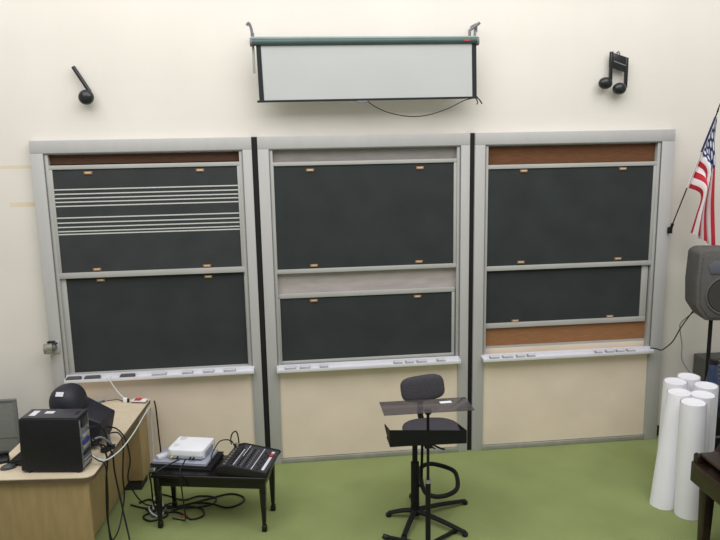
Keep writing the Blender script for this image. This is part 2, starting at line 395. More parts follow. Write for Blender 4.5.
# ------------------------------------------------------------------ projection screen
t = thing('projection_screen', 'wall hung projection screen partly pulled down above the middle chalkboard', 'projection screen', (0, 0, 0))
Ys = -.15
MB().cyl((1.952, Ys, 3.943), (3.935, Ys, 3.953), .032, n=24).build('housing', M['screen_case'], t)
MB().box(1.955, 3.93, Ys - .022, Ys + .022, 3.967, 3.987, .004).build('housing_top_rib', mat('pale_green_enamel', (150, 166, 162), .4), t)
for x in (1.945, 3.925): MB().cyl((x, Ys, 3.944), (x + .02, Ys, 3.944), .037, n=24).build('end_cap', M['grey_pl'], t)
MB().box(3.81, 3.86, Ys - .034, Ys - .03, 3.943, 3.953).build('maker_plate', M['red'], t)
s = bmesh.new(); nx, nz = 60, 12; g = []
for j in range(nz + 1):
    row = []
    for i in range(nx + 1):
        u = i / nx; v = j / nz
        x = 2.035 + u * 1.86 + (1 - v) * -.0
        z0 = 3.452 + .010 * u
        z = 3.93 + (z0 - 3.93) * v
        row.append(s.verts.new((x, Ys - .002 + .003 * math.sin(u * 9 + v * 2) * v, z)))
    g.append(row)
for j in range(nz):
    for i in range(nx): s.faces.new((g[j][i], g[j][i + 1], g[j + 1][i + 1], g[j + 1][i]))
mb = MB(); mb.bm = s; fab = mb.build('screen_sheet', M['screen'], t)
for (xa, xb) in ((1.995, 2.035), (3.885, 3.925)):
    MB().hexa([(xa + .01, Ys - .006, 3.45), (xb + .01, Ys - .006, 3.45), (xb + .01, Ys + .0, 3.45), (xa + .01, Ys + .0, 3.45),
               (xa, Ys - .006, 3.93), (xb, Ys - .006, 3.93), (xb, Ys, 3.93), (xa, Ys, 3.93)]).build('border_strip', M['screen_edge'], t)
b = MB().box(1.985, 3.945, Ys - .010, Ys + .010, -.009, .009, .003, mtx=Matrix.Translation((0, 0, 3.437)) @ Matrix.Rotation(-.006, 4, 'Y')).build('bottom_bar', M['screen_edge'], t)
MB().box(2.86, 2.95, Ys - .016, Ys - .008, 3.425, 3.445, .004).build('pull_handle', M['grey_pl'], t)
c = MB(); c.tube([(2.95, Ys, 3.44), (3.02, Ys, 3.39), (3.15, Ys, 3.335), (3.33, Ys - .01, 3.302), (3.5, Ys, 3.315), (3.68, Ys, 3.37), (3.82, Ys, 3.435), (3.93, Ys, 3.46)], .0045, 6)
c.tube([(3.935, Ys, 3.46), (3.96, Ys - .005, 3.44), (3.985, Ys, 3.405)], .006, 6); c.tube([(3.925, Ys, 3.46), (3.945, Ys, 3.42), (3.935, Ys, 3.40)], .005, 6)
c.build('pull_cord', M['black_matte'], t)
l = MB(); l.tube([(1.965, .085, 4.0), (1.965, .0, 4.02), (1.965, -.14, 4.0), (1.965, -.15, 4.03), (1.955, -.15, 4.075), (1.94, -.15, 4.10), (1.925, -.15, 4.08)], .012, 8, sub=4); l.box(1.955, 1.985, -.16, -.14, 3.96, 4.02, .003)
l.build('wall_hook', M['grey_pl'], t)
MB().box(1.957, 1.98, -.105, -.09, 3.69, 3.97, .002).build('hanging_strap', M['frame_dark'], t)
l = MB(); l.tube([(3.865, -.15, 3.98), (3.865, -.15, 4.035), (3.90, -.15, 4.06), (3.955, -.15, 4.10)], .013, 8, smooth=False)
l.tube([(3.91, -.15, 3.98), (3.925, -.12, 4.05), (3.945, -.06, 4.10), (3.945, .085, 4.10)], .012, 8, smooth=False); l.tube([(3.945, -.1, 4.10), (3.945, -.1, 4.03)], .004, 6, smooth=False)
l.build('wall_bracket', M['grey_pl'], t)

# ------------------------------------------------------------------ musical notes on the wall
bl = mat('glossy_black_ornament', (34, 36, 38), .25, var=.15)
t = thing('wall_ornament', 'black single musical note ornament hung tilted on the wall above the left chalkboard', 'wall ornament', (.516, .0, 3.512))
MB().ell((0, 0, 0), (.066, .05, .064), 28, mtx=Matrix.Rotation(-.35, 4, 'Y')).build('note_head', bl, t)
MB().tube([(-.094, .03, .258), (.03, .02, .045)], .018, 12, smooth=False).cyl((-.094, .03, .258), (-.094, .083, .258), .006).build('note_stem', bl, t)
t = thing('wall_ornament', 'black pair of beamed musical notes hung on the wall above the right chalkboard', 'wall ornament', (5.3, .0, 3.55))
for (x, z) in ((-.093, .034), (.047, -.017)):
    MB().ell((x, 0, z), (.066, .05, .055), 28, mtx=None).build('note_head', bl, t)
for (x, z0, z1) in ((-.035, .04, .32), (.116, -.01, .265)):
    MB().box(x - .014, x + .014, .01, .04, z0, z1, .004).build('note_stem', bl, t)
MB().prism([(-.049, .318), (.130, .262), (.130, .125), (-.049, .182)], .012, .038, 'y', bev=.004).build('note_beam', bl, t)
MB().prism([(-.015, .238), (.10, .197), (.10, .187), (-.015, .228)], .006, .014, 'y').build('beam_highlight', mat('painted_highlight_grey', (120, 122, 122), .4), t)  # thin grey bar paints the highlight line across the black beam
MB().tube([(.03, .05, .30), (.045, .05, .325), (.06, .05, .295)], .005, 6).cyl((.045, .05, .32), (.045, .085, .32), .004).build('hanging_loop', M['grey_pl'], t)

# ------------------------------------------------------------------ flag on staff
A0, A1 = Vector((5.925, -.02, 2.18)), Vector((6.155, -.30, 3.315))
t = thing('flag', 'american flag hanging limp from a slanted staff beside the right chalkboard frame', 'flag', A0)
MB().tube([(0, 0, 0), A1 - A0], .006, 8, smooth=False).build('staff', M['black_matte'], t)
MB().cyl(A1 - A0 - Vector((.004, -.005, .02)), A1 - A0 + Vector((.007, -.01, .06)), .009, .003).build('finial', M['black_matte'], t)
MB().box(-.02, .02, -.012, .02, -.03, .03, .004).cyl((0, 0, -.005), (A1 - A0) * .06, .014).build('bracket', M['black_matte'], t)
MB().tube([(A1 - A0) * .37, (A1 - A0) * .665], .010, 8, smooth=False).build('sleeve', mat('white_flag_sleeve', (226, 220, 222), .8), t)
MB().tube([(A1 - A0) * .665, (A1 - A0) * .945], .010, 8, smooth=False).build('sleeve', mat('blue_flag_sleeve', (50, 58, 100), .8), t)
def fl(f): return A0 + (A1 - A0) * f
grid = [[(fl(.945)), (6.20, -.20, 2.91), (6.235, -.20, 2.49), (6.27, -.2, 2.02)],
        [(fl(.80)), (6.16, -.23, 2.85), (6.165, -.23, 2.45), (6.215, -.22, 2.06)],
        [(fl(.66)), (6.12, -.26, 2.79), (6.115, -.22, 2.41), (6.15, -.2, 2.10)],
        [(fl(.52)), (6.085, -.28, 2.68), (6.07, -.25, 2.37), (6.09, -.21, 2.14)],
        [(fl(.37)), (6.06, -.27, 2.54), (6.04, -.25, 2.34), (6.03, -.2, 2.18)]]
grid = [[Vector(p) - A0 for p in r] for r in grid]
def cr(a, b, c, d, u): return 0.5 * ((2 * b) + (c - a) * u + (2 * a - 5 * b + 4 * c - d) * u * u + (3 * b - a - 3 * c + d) * u ** 3)
def samp(row, u):
    n = len(row) - 1; k = min(int(u * n), n - 1); f = u * n - k
    return cr(row[max(k - 1, 0)], row[k], row[k + 1], row[min(k + 2, n)], f)
fb = bmesh.new(); uvl = fb.loops.layers.uv.new('UVMap'); NS, NT = 52, 60; vs = []
for i in range(NS + 1):
    r = []
    for j in range(NT + 1):
        s_, t_ = i / NS, j / NT
        p = samp([samp(grid[k], t_) for k in range(5)], s_)
        if t_ < .02: p = p + Vector((-.014, -.02, .004))
        am = .035 * min(1, t_ * 3)
        p = p + Vector((.3 * am * math.sin(s_ * 19) * min(1, t_ * 6), am * math.sin(s_ * 19 + .6 + t_) - .03, 0))
        r.append(fb.verts.new(p))
    vs.append(r)
for i in range(NS):
    for j in range(NT):
        f = fb.faces.new((vs[i][j], vs[i][j + 1], vs[i + 1][j + 1], vs[i + 1][j]))
        for lp, (a, b) in zip(f.loops, ((i, j), (i, j + 1), (i + 1, j + 1), (i + 1, j))): lp[uvl].uv = (b / NT, 1 - a / NS)
mb = MB(); mb.bm = fb; mb.build('flag_cloth', M['flag'], t)

# ------------------------------------------------------------------ PA speaker on pole
SP = (6.105, -.5, 0)
t = thing('speaker_stand', 'dark pole stand carrying the loudspeaker at the right edge', 'speaker stand', SP)
MB().cyl((0, 0, .02), (0, 0, 1.40), .018).build('pole', M['black_matte'], t)
MB().cyl((0, 0, .62), (0, 0, .80), .03).build('collar', M['black_matte'], t)
MB().lathe([(.085, 0), (.09, .01), (.085, .022), (.03, .03), (.022, .06)]).build('base_plate', M['black_matte'], t)
t = thing('loudspeaker', 'dark grey moulded loudspeaker on a pole at the right edge', 'loudspeaker', (6.16, -.5, 1.42), -.22)
w = .25
prof = [(-w, .13), (-w - .012, .35), (-w + .0, .62), (-w + .05, .655), (w - .05, .655), (w, .62), (w + .012, .35), (w, .13), (w - .09, .0), (-w + .09, .0)]
MB().prism(prof, -.16, .15, 'y', bev=.022).build('cabinet', M['sp'], t)
MB().prism([(a * .86, b * .9 + .03) for a, b in prof], -.172, -.15, 'y', bev=.006).build('front_baffle', M['sp'], t)
def ring(c, r, rr, y): return MB().tube([(c[0] + r * math.cos(2 * PI * k / 32), y, c[1] + r * math.sin(2 * PI * k / 32)) for k in range(32)], rr, 8, closed=True, smooth=False)
g_ = MB().cyl((0.0, -.16, .24), (0.0, -.182, .24), .165, .155, 40).build('woofer_grille', M['spgrille'], t)
ring((0.0, .24), .172, .010, -.176).build('woofer_ring', M['sp'], t)
MB().prism([(-.15, .44), (.15, .44), (.17, .52), (.12, .56), (-.12, .56), (-.17, .52)], -.182, -.165, 'y', bev=.005).build('horn', M['spblue'], t)
MB().cyl((0, 0, -.02), (0, 0, .02), .03).build('pole_socket', M['black'], t)
tag(MB().tube([(6.06, -.31, 1.46), (6.0, -.2, 1.25), (5.95, -.15, 1.09), (5.88, -.13, 1.015), (5.84, -.13, 1.00), (5.80, -.13, 1.015), (5.77, -.12, 1.02), (5.74, -.11, 1.02)], .006, 8).build('speaker_cable', M['cable']),
    'black cable sagging from the loudspeaker to the right chalk tray', 'cable')
tag(MB().tube([(6.10, -.31, 1.46), (6.0, -.2, 1.3), (6.02, -.15, 1.2), (6.05, -.15, 1.05), (6.06, -.15, .90), (6.12, -.19, .78), (6.18, -.22, .70), (6.2, -.24, .4), (6.2, -.26, .02)], .005, 8).build('thin_cable', M['cable_gr']),
    'thin grey cable looping down the wall behind the loudspeaker pole', 'cable')

# louvered unit and blue plastic wrap behind the paper rolls
t = thing('wall_heater', 'dark grey louvered heater low on the wall behind the speaker pole', 'heater', (6.74, -.0, .0))
MB().box(-.42, .6, -.12, .07, .0, .88, .008).build('housing', M['vent'], t)
m = MB()
for k in range(5): m.box(-.40, .58, -.135, -.11, .66 + k * .045, .68 + k * .045, .003)
m.build('louver', M['panel_g'], t)
t = thing('blue_jug', 'translucent blue plastic jug standing on a black case by the speaker pole', 'jug', (6.06, -.66, .60))
MB().lathe([(.075, 0), (.088, .02), (.085, .10), (.06, .24), (.042, .34), (.040, .42), (.036, .425)]).build('jug_body', M['jar'], t)
MB().lathe([(.043, .42), (.043, .455), (.03, .46)]).build('cap', M['black'], t)
t = thing('equipment_case', 'black upright equipment case behind the white paper rolls', 'case', (6.28, -.75, 0))
MB().box(-.32, .3, -.15, .15, .02, .60, .012).build('case_body', M['black_matte'], t)
MB().box(-.325, .305, -.155, .155, .40, .42, .004).build('rim', M['grey_pl'], t)
MB().tube([(-.06, -.15, .52), (-.05, -.185, .52), (.05, -.185, .52), (.06, -.15, .52)], .009).build('handle', M['grey_pl'], t)

# ------------------------------------------------------------------ white paper rolls
rolls = [((5.76, -.76), 'white paper roll standing farthest back, behind all the other rolls'),
         ((5.575, -.86), 'white paper roll standing at the back left of the bunch'),
         ((5.775, -1.00), 'white paper roll standing at the right side of the bunch'),
         ((5.46, -1.12), 'white paper roll standing at the front left of the bunch, leaning outward'),
         ((5.62, -1.20), 'white paper roll tucked between the front roll and the right one'),
         ((5.445, -1.35), 'front white paper roll, nearest the dark piano leg')]
for k, ((x, y), lb) in enumerate(rolls):
    hh = .95; R = .102
    t = thing('paper_roll', lb, 'paper roll', (x, y, 0), 0, 'white paper rolls standing by the piano')
    m = MB(); n = 40
    lean = Vector((0, 0, 0))
    if k == 3: lean = Vector((-.165, -.13, 0))
    if k == 1: lean = Vector((-.05, -.07, 0))
    if k == 5: lean = Vector((-.03, -.08, 0))
    # outer wrap, spiral so a paper edge shows
    bmx = bmesh.new(); ra, rb = [], []
    for i in range(int(n * 1.15)):
        a = 2 * PI * i / n + .9 + k; r = R - .004 * i / n
        ra.append(bmx.verts.new(Vector((r * 1.05 * math.cos(a), r * 1.05 * math.sin(a), .002)) + lean)); rb.append(bmx.verts.new((r * math.cos(a), r * math.sin(a), hh)))
    for i in range(len(ra) - 1): bmx.faces.new((ra[i], ra[i + 1], rb[i + 1], rb[i]))
    m.bm = bmx; m.build('outer_sheet', M['paper'], t)
    m = MB()
    if 0: m.hexa([Vector(p) for p in [(-.01, -.01, .1), (.01, -.01, .1), (.01, .01, .1), (-.01, .01, .1), (-.01, -.01, .5), (.01, -.01, .5), (.01, .01, .5), (-.01, .01, .5)]])
    m.lathe([(.09, hh - .012), (.093, hh - .004), (.088, hh - .0), (.072, hh - .003), (.05, hh - .003), (.03, hh - .006), (.01, hh - .008)], n=36)
    m.build('rolled_core', M['paper'], t)

# ------------------------------------------------------------------ piano at lower right
t = thing('piano', 'dark walnut upright piano, only its keyboard end and leg in view', 'piano', (5.20, -1.78, 0), -.02)
MB().box(-.015, .50, -1.50, 0, .50, .66, .008).build('keybed', M['piano'], t)
MB().prism([(0, .60), (0.0, .715), (.02, .728), (.085, .70), (.13, .715), (.17, .735), (.21, .80), (.26, .86), (.5, .88), (.5, .60)], -.06, .0, 'y', bev=.005).build('cheek', M['piano'], t)
MB().prism([(0, .60), (0.0, .715), (.02, .728), (.085, .70), (.13, .715), (.17, .735), (.21, .80), (.26, .86), (.5, .88), (.5, .60)], -1.5, -1.455, 'y', bev=.005).build('cheek', M['piano'], t)
MB().box(.02, .5, -1.455, -.045, .72, .745, .006).build('fallboard', M['piano'], t)
MB().box(.45, 1.0, -1.5, 0, .0, 1.22, .01).build('cabinet', M['piano'], t)
MB().box(.43, 1.03, -1.53, .03, 1.22, 1.25, .01).build('lid', M['piano'], t)
for yy in (-.09, -1.41):
    m = MB(); m.hexa([(.045, yy - .035, .0), (.105, yy - .035, .0), (.105, yy + .035, .0), (.045, yy + .035, .0), (.035, yy - .045, .50), (.115, yy - .045, .50), (.115, yy + .045, .50), (.035, yy + .045, .50)], .005)
    m.build('leg', M['piano'], t)

# ------------------------------------------------------------------ desk
DZ = .78
t = thing('teacher_desk', 'beige topped tan teacher desk running back to the chalkboard wall', 'desk', (.882, -.105, 0), math.radians(-5.0))
def rounded(x0, x1, y0, y1, r, n=8):
    P = []
    for cx, cy, a0 in ((x1 - r, y1 - .01, 0), (x0 + .01, y1 - .01, 90), (x0 + r, y0 + r, 180), (x1 - r, y0 + r, 270)):
        rr = r if cy == y0 + r else .01
        cx2 = cx if rr == r else (x1 - .01 if a0 == 0 else x0 + .01)
        for k in range(n + 1):
            a = math.radians(a0 + 90 * k / n); P.append((cx2 + rr * math.cos(a), cy + rr * math.sin(a)))
    return P
top = rounded(-.79, 0, -1.535, 0, .07)
MB().prism(top, DZ - .006, DZ, 'z').build('desk_top', M['desktop'], t, smooth=False)
MB().prism(top, DZ - .036, DZ - .006, 'z').build('edge_band', M['edge'], t)
MB().box(-.74, -.045, -1.505, -1.465, 0, DZ - .036, .012, 3).build('end_panel', M['tan'], t)
MB().box(-.19, -.17, -1.465, -.26, .10, DZ - .036, .002).build('modesty_panel', M['tan'], t)
MB().box(-.74, -.04, -.26, -.02, .10, DZ - .036, .004).build('pedestal', M['tan'], t)
MB().box(-.70, -.07, -.24, -.04, 0, .10).build('toe_kick', M['dark_kick'], t)
MB().box(-.74, -.19, -1.465, -1.02, .10, DZ - .036, .003).build('drawer_case', M['tan'], t)
MB().box(-.70, -.22, -1.40, -1.05, 0, .10).build('toe_kick', M['dark_kick'], t)
for k in range(3):
    d = MB().box(-.752, -.74, -1.42, -1.04, .12 + k * .205, .315 + k * .205, .003).build('drawer', M['tan'], t)
    MB().tube([(-.752, -1.28, .22 + k * .205), (-.775, -1.28, .22 + k * .205), (-.775, -1.18, .22 + k * .205), (-.752, -1.18, .22 + k * .205)], .005, smooth=False).build('handle', M['silver'], d)

# computer tower on the desk
t = thing('computer_tower', 'black computer tower lying its side panel to the room on the desk corner', 'computer', (.468, -1.44, DZ), math.radians(-8))
t['label'] = 'black desktop computer tower standing on the near end of the desk'
W_, D_, H_ = .213, .09, .425
MB().hexa([(-W_, -D_, .012), (W_, -D_, .012), (W_, D_, .012), (-W_, D_, .012), (-W_ - .005, -D_, H_ - .01), (W_, -D_, H_ - .01), (W_, D_, H_ - .01), (-W_ - .005, D_, H_ - .01)], .012, 3).build('case_body', M['tower'], t)
MB().box(-W_ + .01, W_ - .004, -D_ + .006, D_ - .006, H_ - .012, H_ - .002, .004).build('top_cover', M['tower_top'], t)
MB().hexa([(-W_ - .03, -D_ + .01, .012), (-W_ + .01, -D_ + .005, .012), (-W_ + .01, D_ - .005, .012), (-W_ - .03, D_ - .01, .012), (-W_ - .012, -D_ + .01, H_ - .03), (-W_ + .012, -D_ + .005, H_ - .004), (-W_ + .012, D_ - .005, H_ - .004), (-W_ - .012, D_ - .01, H_ - .03)], .01, 3).build('front_bezel', M['tower'], t)
MB().box(-.16, -.115, -.05, .04, H_ - .002, H_ + .0005).build('white_sticker', M['white_lab'], t)
MB().box(-.065, .0, -.01, .03, H_ - .002, H_ + .0005).build('white_sticker', M['white_lab'], t)
MB().box(.165, .185, -.03, .03, H_ - .002, H_ + .001).build('latch', M['black'], t)
MB().box(W_ - .004, W_ + .002, -.078, .078, .03, H_ - .03, .001).build('rear_plate', M['port'], t)
for (z, hh2, mm, nm) in ((.33, .07, 'black', 'power_supply'), (.25, .03, 'silver', 'port'), (.205, .02, 'blueport', 'port'), (.165, .03, 'silver', 'port'), (.12, .02, 'black', 'port'), (.08, .014, 'silver', 'card_slot'), (.055, .014, 'silver', 'card_slot')):
    MB().box(W_ + .001, W_ + .012, -.06 + random.random() * .01, .05, z, z + hh2, .003).build(nm, M[mm], t)
for a, b in ((-.18, -.07), (.18, -.07), (-.18, .07), (.18, .07)): MB().cyl((a, b, 0), (a, b, .014), .014).build('foot', M['black'], t)

# CRT monitor behind the tower
t = thing('tube_monitor', 'bulky black tube monitor turned away behind the computer tower', 'monitor', (.50, -1.03, DZ), math.radians(-12))
MB().hexa([(-.22, -.19, .04), (-.05, -.19, .03), (-.05, .19, .03), (-.22, .19, .04), (-.20, -.18, .30), (-.04, -.18, .33), (-.04, .18, .33), (-.20, .18, .30)], .02, 3).build('front_shell', M['crt'], t)
MB().ell((-.045, -.02, .345), (.128, .15, .150), 32, p=.85, mtx=Matrix.Translation((0, 0, 0)) @ Matrix.Rotation(math.radians(-10), 4, 'Y') @ Matrix.Translation((.062, 0, .005))).build('swivel_hood', M['crt'], t)
MB().hexa([(-.06, -.18, .04), (.22, -.12, .06), (.22, .12, .06), (-.06, .18, .04), (-.06, -.17, .37), (.26, -.13, .235), (.26, .13, .235), (-.06, .17, .37)], .015, 3).build('rear_housing', M['crt'], t)
MB().box(-.08, .0, -.03, .0, 0, .05).cyl((-.04, 0, 0), (-.04, 0, .02), .13, .12, 32).build('stand', M['black'], t)
b = MB(); b.box(-.03, .03, -.002, .002, -.018, .018, mtx=Matrix.Translation((-.045, -.138, .462)) @ Matrix.Rotation(math.radians(-38), 4, 'X'))
b.build('white_label', M['white_lab'], t)

# keyboard, mouse and small things on the desk
t = thing('keyboard', 'black keyboard lying between the desk edge and the computer tower', 'keyboard', (.155, -1.17, DZ), math.radians(-8))
MB().hexa([(-.07, -.20, .002), (.07, -.20, .002), (.07, .20, .002), (-.07, .20, .002), (-.068, -.198, .014), (.068, -.198, .03), (.068, .198, .03), (-.068, .198, .014)], .004).build('case_body', M['black'], t)
m = MB()
for i in range(5):
    for j in range(14):
        z = .0165 + .0026 * i
        m.box(-.055 + i * .023, -.036 + i * .023, -.185 + j * .0262, -.164 + j * .0262, z, z + .009, .002, 1)
m.build('keycaps', M['tower'], t)
t = thing('computer_mouse', 'grey and black computer mouse on the near left of the desk', 'mouse', (.095, -1.40, DZ), math.radians(-70))
MB().ell((0, 0, .006), (.033, .055, .028), 24).build('mouse_shell', mat('mouse_grey', (70, 72, 76), .35), t)
MB().cyl((-.004, .028, .028), (.004, .028, .028), .009).build('scroll_wheel', M['black'], t)
t = thing('desk_telephone', 'small black rounded device at the left desk edge beside the keyboard', 'device', (.015, -1.27, DZ), math.radians(20))
MB().hexa([(-.045, -.05, 0), (.045, -.05, 0), (.045, .06, 0), (-.045, .06, 0), (-.035, -.04, .03), (.035, -.04, .03), (.035, .05, .05), (-.035, .05, .05)], .012, 3).build('base', M['black'], t)
MB().tube([(-.04, .02, .052), (0, .02, .062), (.04, .02, .052)], .014, 10).build('handset', M['black'], t)
t['label'] = 'small black desk telephone at the left desk edge beside the keyboard'
t = thing('stapler', 'light grey stapler lying at the back of the desk behind the monitor', 'stapler', (.42, -.16, DZ), math.radians(55))
MB().box(-.075, .075, -.018, .018, 0, .014, .004).build('base', M['grey_pl'], t)
MB().hexa([(-.07, -.015, .02), (.075, -.015, .014), (.075, .015, .014), (-.07, .015, .02), (-.07, -.013, .055), (.07, -.012, .035), (.07, .012, .035), (-.07, .013, .055)], .006).build('arm', mat('stapler_grey', (160, 164, 164), .4), t)
t = thing('eraser_block', 'red and white boxed eraser at the far right corner of the desk', 'eraser', (.80, -.175, DZ), math.radians(-12))
MB().box(-.068, .068, -.030, .030, 0, .012, .003).build('dark_base', M['felt'], t)
MB().box(-.068, .068, -.030, .030, .012, .028, .003).build('white_block', M['white_pl'], t)
MB().box(-.045, .02, -.031, .031, .0281, .0295).build('red_band', M['red'], t)
t = thing('wall_charger', 'white charger with its cord draped down from the left chalk tray', 'charger', (.67, -.16, DZ))
MB().box(-.018, .016, -.014, .014, 0, .045, .005).build('adapter', M['white_pl'], t)
MB().box(.017, .034, -.012, .012, 0, .034, .003).build('plug', M['black'], t)
MB().tube([(-.135, .112, .222), (-.14, .06, .212), (-.125, .05, .18), (-.07, .04, .09), (-.02, .01, .05), (.0, .0, .04)], .0045, 8).build('cord', M['cable_w'], t)
tag(MB().tube([(.45, -.12, DZ + .006), (.52, -.14, DZ + .02), (.59, -.12, DZ + .016), (.655, -.15, DZ + .01), (.69, -.15, DZ + .012)], .004, 6).build('short_cable', M['cable']),
    'short black cable on the desk back edge between stapler and charger', 'cable')

# grey panel behind desk at left
t = thing('display_panel', 'grey framed freestanding panel behind the left side of the desk', 'panel', (-.55, -.28, 0))
MB().box(-.30, .30, -.012, .012, .04, .895, .003).build('panel_sheet', M['panel_g'], t)
MB().box(-.315, .315, -.018, .018, .895, .915, .004).box(-.315, -.298, -.018, .018, .02, .9, .004).box(.298, .315, -.018, .018, .02, .9, .004).box(-.3, .3, -.016, .016, .56, .57, .002).build('panel_frame', M['grey_pl'], t)
for x in (-.28, .28): MB().box(x - .02, x + .02, -.15, .15, 0, .03, .005).build('foot', M['grey_pl'], t)

# ------------------------------------------------------------------ piano bench
BZ = .480
t = thing('piano_bench', 'black wooden piano bench holding a projector and a mixer', 'bench', (1.533, -.945, 0), math.radians(-11.7))
MB().box(-.475, .475, -.20, .20, BZ - .028, BZ, .008, 3).build('bench_top', M['wood_blk'], t)
MB().box(-.45, .45, -.18, .18, BZ - .105, BZ - .028, .004).build('apron', M['wood_blk'], t)
for sx in (-1, 1):
    for sy in (-1, 1):
        cx, cy = sx * .435, sy * .163
        m = MB(); m.box(cx - .025, cx + .025, cy - .025, cy + .025, BZ - .14, BZ - .03, .004)
        m.hexa([(cx - .014, cy - .014, .055), (cx + .014, cy - .014, .055), (cx + .014, cy + .014, .055), (cx - .014, cy + .014, .055), (cx - .024, cy - .024, BZ - .14), (cx + .024, cy - .024, BZ - .14), (cx + .024, cy + .024, BZ - .14), (cx - .024, cy + .024, BZ - .14)], .003)
        m.box(cx - .02, cx + .02, cy - .02, cy + .02, .0, .055, .008, 3)
        m.build('leg', M['wood_blk'], t)

# stack on the bench
t = thing('binder', 'flat black binder under the silver laptop on the bench', 'binder', (1.295, -.825, BZ), math.radians(-15))
MB().box(-.265, .265, -.155, .155, 0, .006, .002).build('lower_cover', M['black_matte'], t)
MB().box(-.255, .258, -.148, .148, .006, .020, .002).build('pages', mat('grey_pages', (86, 88, 96), .8), t)
MB().box(-.265, .265, -.155, .155, .020, .026, .002).build('upper_cover', M['black_matte'], t)
t = thing('laptop', 'closed silver laptop lying under the white projector', 'laptop', (1.28, -.815, BZ + .026), math.radians(-15))
MB().box(-.235, .235, -.145, .145, .0, .014, .004).build('base', M['laptop'], t)
MB().box(-.235, .235, -.145, .145, .015, .024, .004).build('lid', M['laptop'], t)
t = thing('projector', 'small white projector on top of the silver laptop', 'projector', (1.325, -.79, BZ + .05), math.radians(-15))
m = MB().prism(rounded(-.158, .158, -.135, .135, .045), .012, .088, 'z', bev=.008)
m.build('case_body', M['white_pl'], t)
MB().box(-.15, .15, -.1375, -.125, .016, .045, .003).build('rear_panel', mat('projector_rear_grey', (176, 180, 190), .5, var=.2, scale=80), t)
MB().box(.152, .160, -.09, .09, .02, .06, .002).build('side_vent', mat('projector_vent_grey', (150, 154, 176), .6), t)  # blue-grey vent strip on the projector's right side
ring((0, 0), .001, .001, 0).bm.free()
MB().lathe([(.03, .087), (.03, .092), (.022, .093)], c=(-.10, .09, 0)).build('focus_dial', M['white_lab'], t)
MB().box(-.13, -.09, -.07, -.02, .088, .0895).build('control_pad', M['white_lab'], t)
for (x, mm) in ((-.11, 'yellow'), (-.06, 'black'), (.05, 'black'), (.08, 'black')): MB().cyl((x, -.137, .03), (x, -.165, .028), .007).build('connector', M[mm], t)
for a, b in ((-.12, -.1), (.12, -.1), (0, .1)): MB().cyl((a, b, 0), (a, b, .014), .012).build('foot', M['grey_pl'], t)
t = thing('power_adapter', 'small white power adapter box beside the projector on the bench', 'adapter', (1.105, -.83, BZ + .050), math.radians(35))
MB().box(-.06, .06, -.028, .028, 0, .03, .007).build('box', M['white_lab'], t)
MB().cyl((.06, 0, .014), (.075, 0, .014), .006).build('plug', M['grey_pl'], t)

# mixer
t = thing('mixing_console', 'black audio mixing console on the right end of the bench', 'mixer', (1.825, -.975, BZ), math.radians(-16))
prof = [(-.20, .0), (-.205, .062), (-.12, .080), (.18, .034), (.195, .022), (.18, .0)]
MB().prism(prof, -.20, .22, 'y', bev=.006).build('case_body', mat('mixer_charcoal', (36, 36, 40), .5, var=.1), t)
for yy in (-.207, .218): MB().prism([(-.21, -.0), (-.212, .068), (-.12, .087), (.185, .041), (.20, .026), (.185, .0)], yy - .008, yy + .008, 'y', bev=.003).build('side_cheek', M['black'], t)
sl = math.atan2(-.05, .32)
def onface(x, y, w, d, h):   # small box lying on the sloping control face
    z = .080 + (x + .12) * (-.05 / .32)
    return Matrix.Translation((x, y, z)) @ Matrix.Rotation(-sl, 4, 'Y')
pl = MB(); pl.box(-.15, .15, -.192, .21, 0, .002, mtx=onface(.04, 0, 0, 0, 0)); pl.build('control_plate', mat('mixer_plate', (58, 58, 64), .5, var=.1), t)
for k, x in enumerate((-.10, -.075, -.05, -.025, 0.0, .03)):
    m = MB()
    for j in range(10): m.cyl(onface(x, -.165 + j * .033, 0, 0, 0) @ Vector((0, 0, 0)), onface(x, -.165 + j * .033, 0, 0, 0) @ Vector((0, 0, .012)), .0075, .006, 10)
    m.build('knob_row', M['grey_pl'] if k % 2 else M['black'], t)
for x, a, b in ((-.087, -.17, .12), (.066, -.185, .19), (-.06, .0, .2)): MB().box(-.003, .003, a, b, .001, .003, mtx=onface(x, 0, 0, 0, 0)).build('printed_strip', M['white_lab'], t)
m = MB()
for j in range(9): m.box(-.04, .04, -.17 + j * .036 - .0015, -.17 + j * .036 + .0015, .002, .003, mtx=onface(.11, 0, 0, 0, 0))
m.build('fader_slots', M['black'], t)
for j in range(9): MB().box(-.006, .006, -.17 + j * .036 - .008, -.17 + j * .036 + .008, .003, .012, .002, 1, mtx=onface(.11 + .014 * math.sin(j * 2.1), 0, 0, 0, 0)).build('fader', M['black'], t)
MB().box(-.011, .011, -.16, .07, .002, .004, mtx=onface(.152, 0, 0, 0, 0)).build('write_on_strip', M['white_lab'], t)
MB().box(-.012, .012, .08, .12, .002, .009, mtx=onface(.150, 0, 0, 0, 0)).build('red_button', M['red'], t)
MB().box(-.012, .012, .135, .165, .002, .008, mtx=onface(.150, 0, 0, 0, 0)).build('white_button', M['white_lab'], t)
for j in range(8):
    MB().cyl((-.165, -.16 + j * .045, .066), (-.165, -.16 + j * .045, .078), .011, n=14).build('jack_socket', M['silver'], t)
for j in (6, 7): MB().cyl((-.165, -.16 + j * .045, .09), (-.165, -.16 + j * .045, .125), .009, n=12).build('jack_plug', M['cable_g'] if j == 6 else M['brass_l'], t)
tag(MB().tube([(1.72, -.73, .57), (1.715, -.74, .64), (1.70, -.75, .685), (1.67, -.76, .67), (1.655, -.77, .62), (1.66, -.77, .58)], .006, 8).build('patch_cable', M['cable_g']),
    'dark green patch cable arching over the mixer back edge', 'cable')
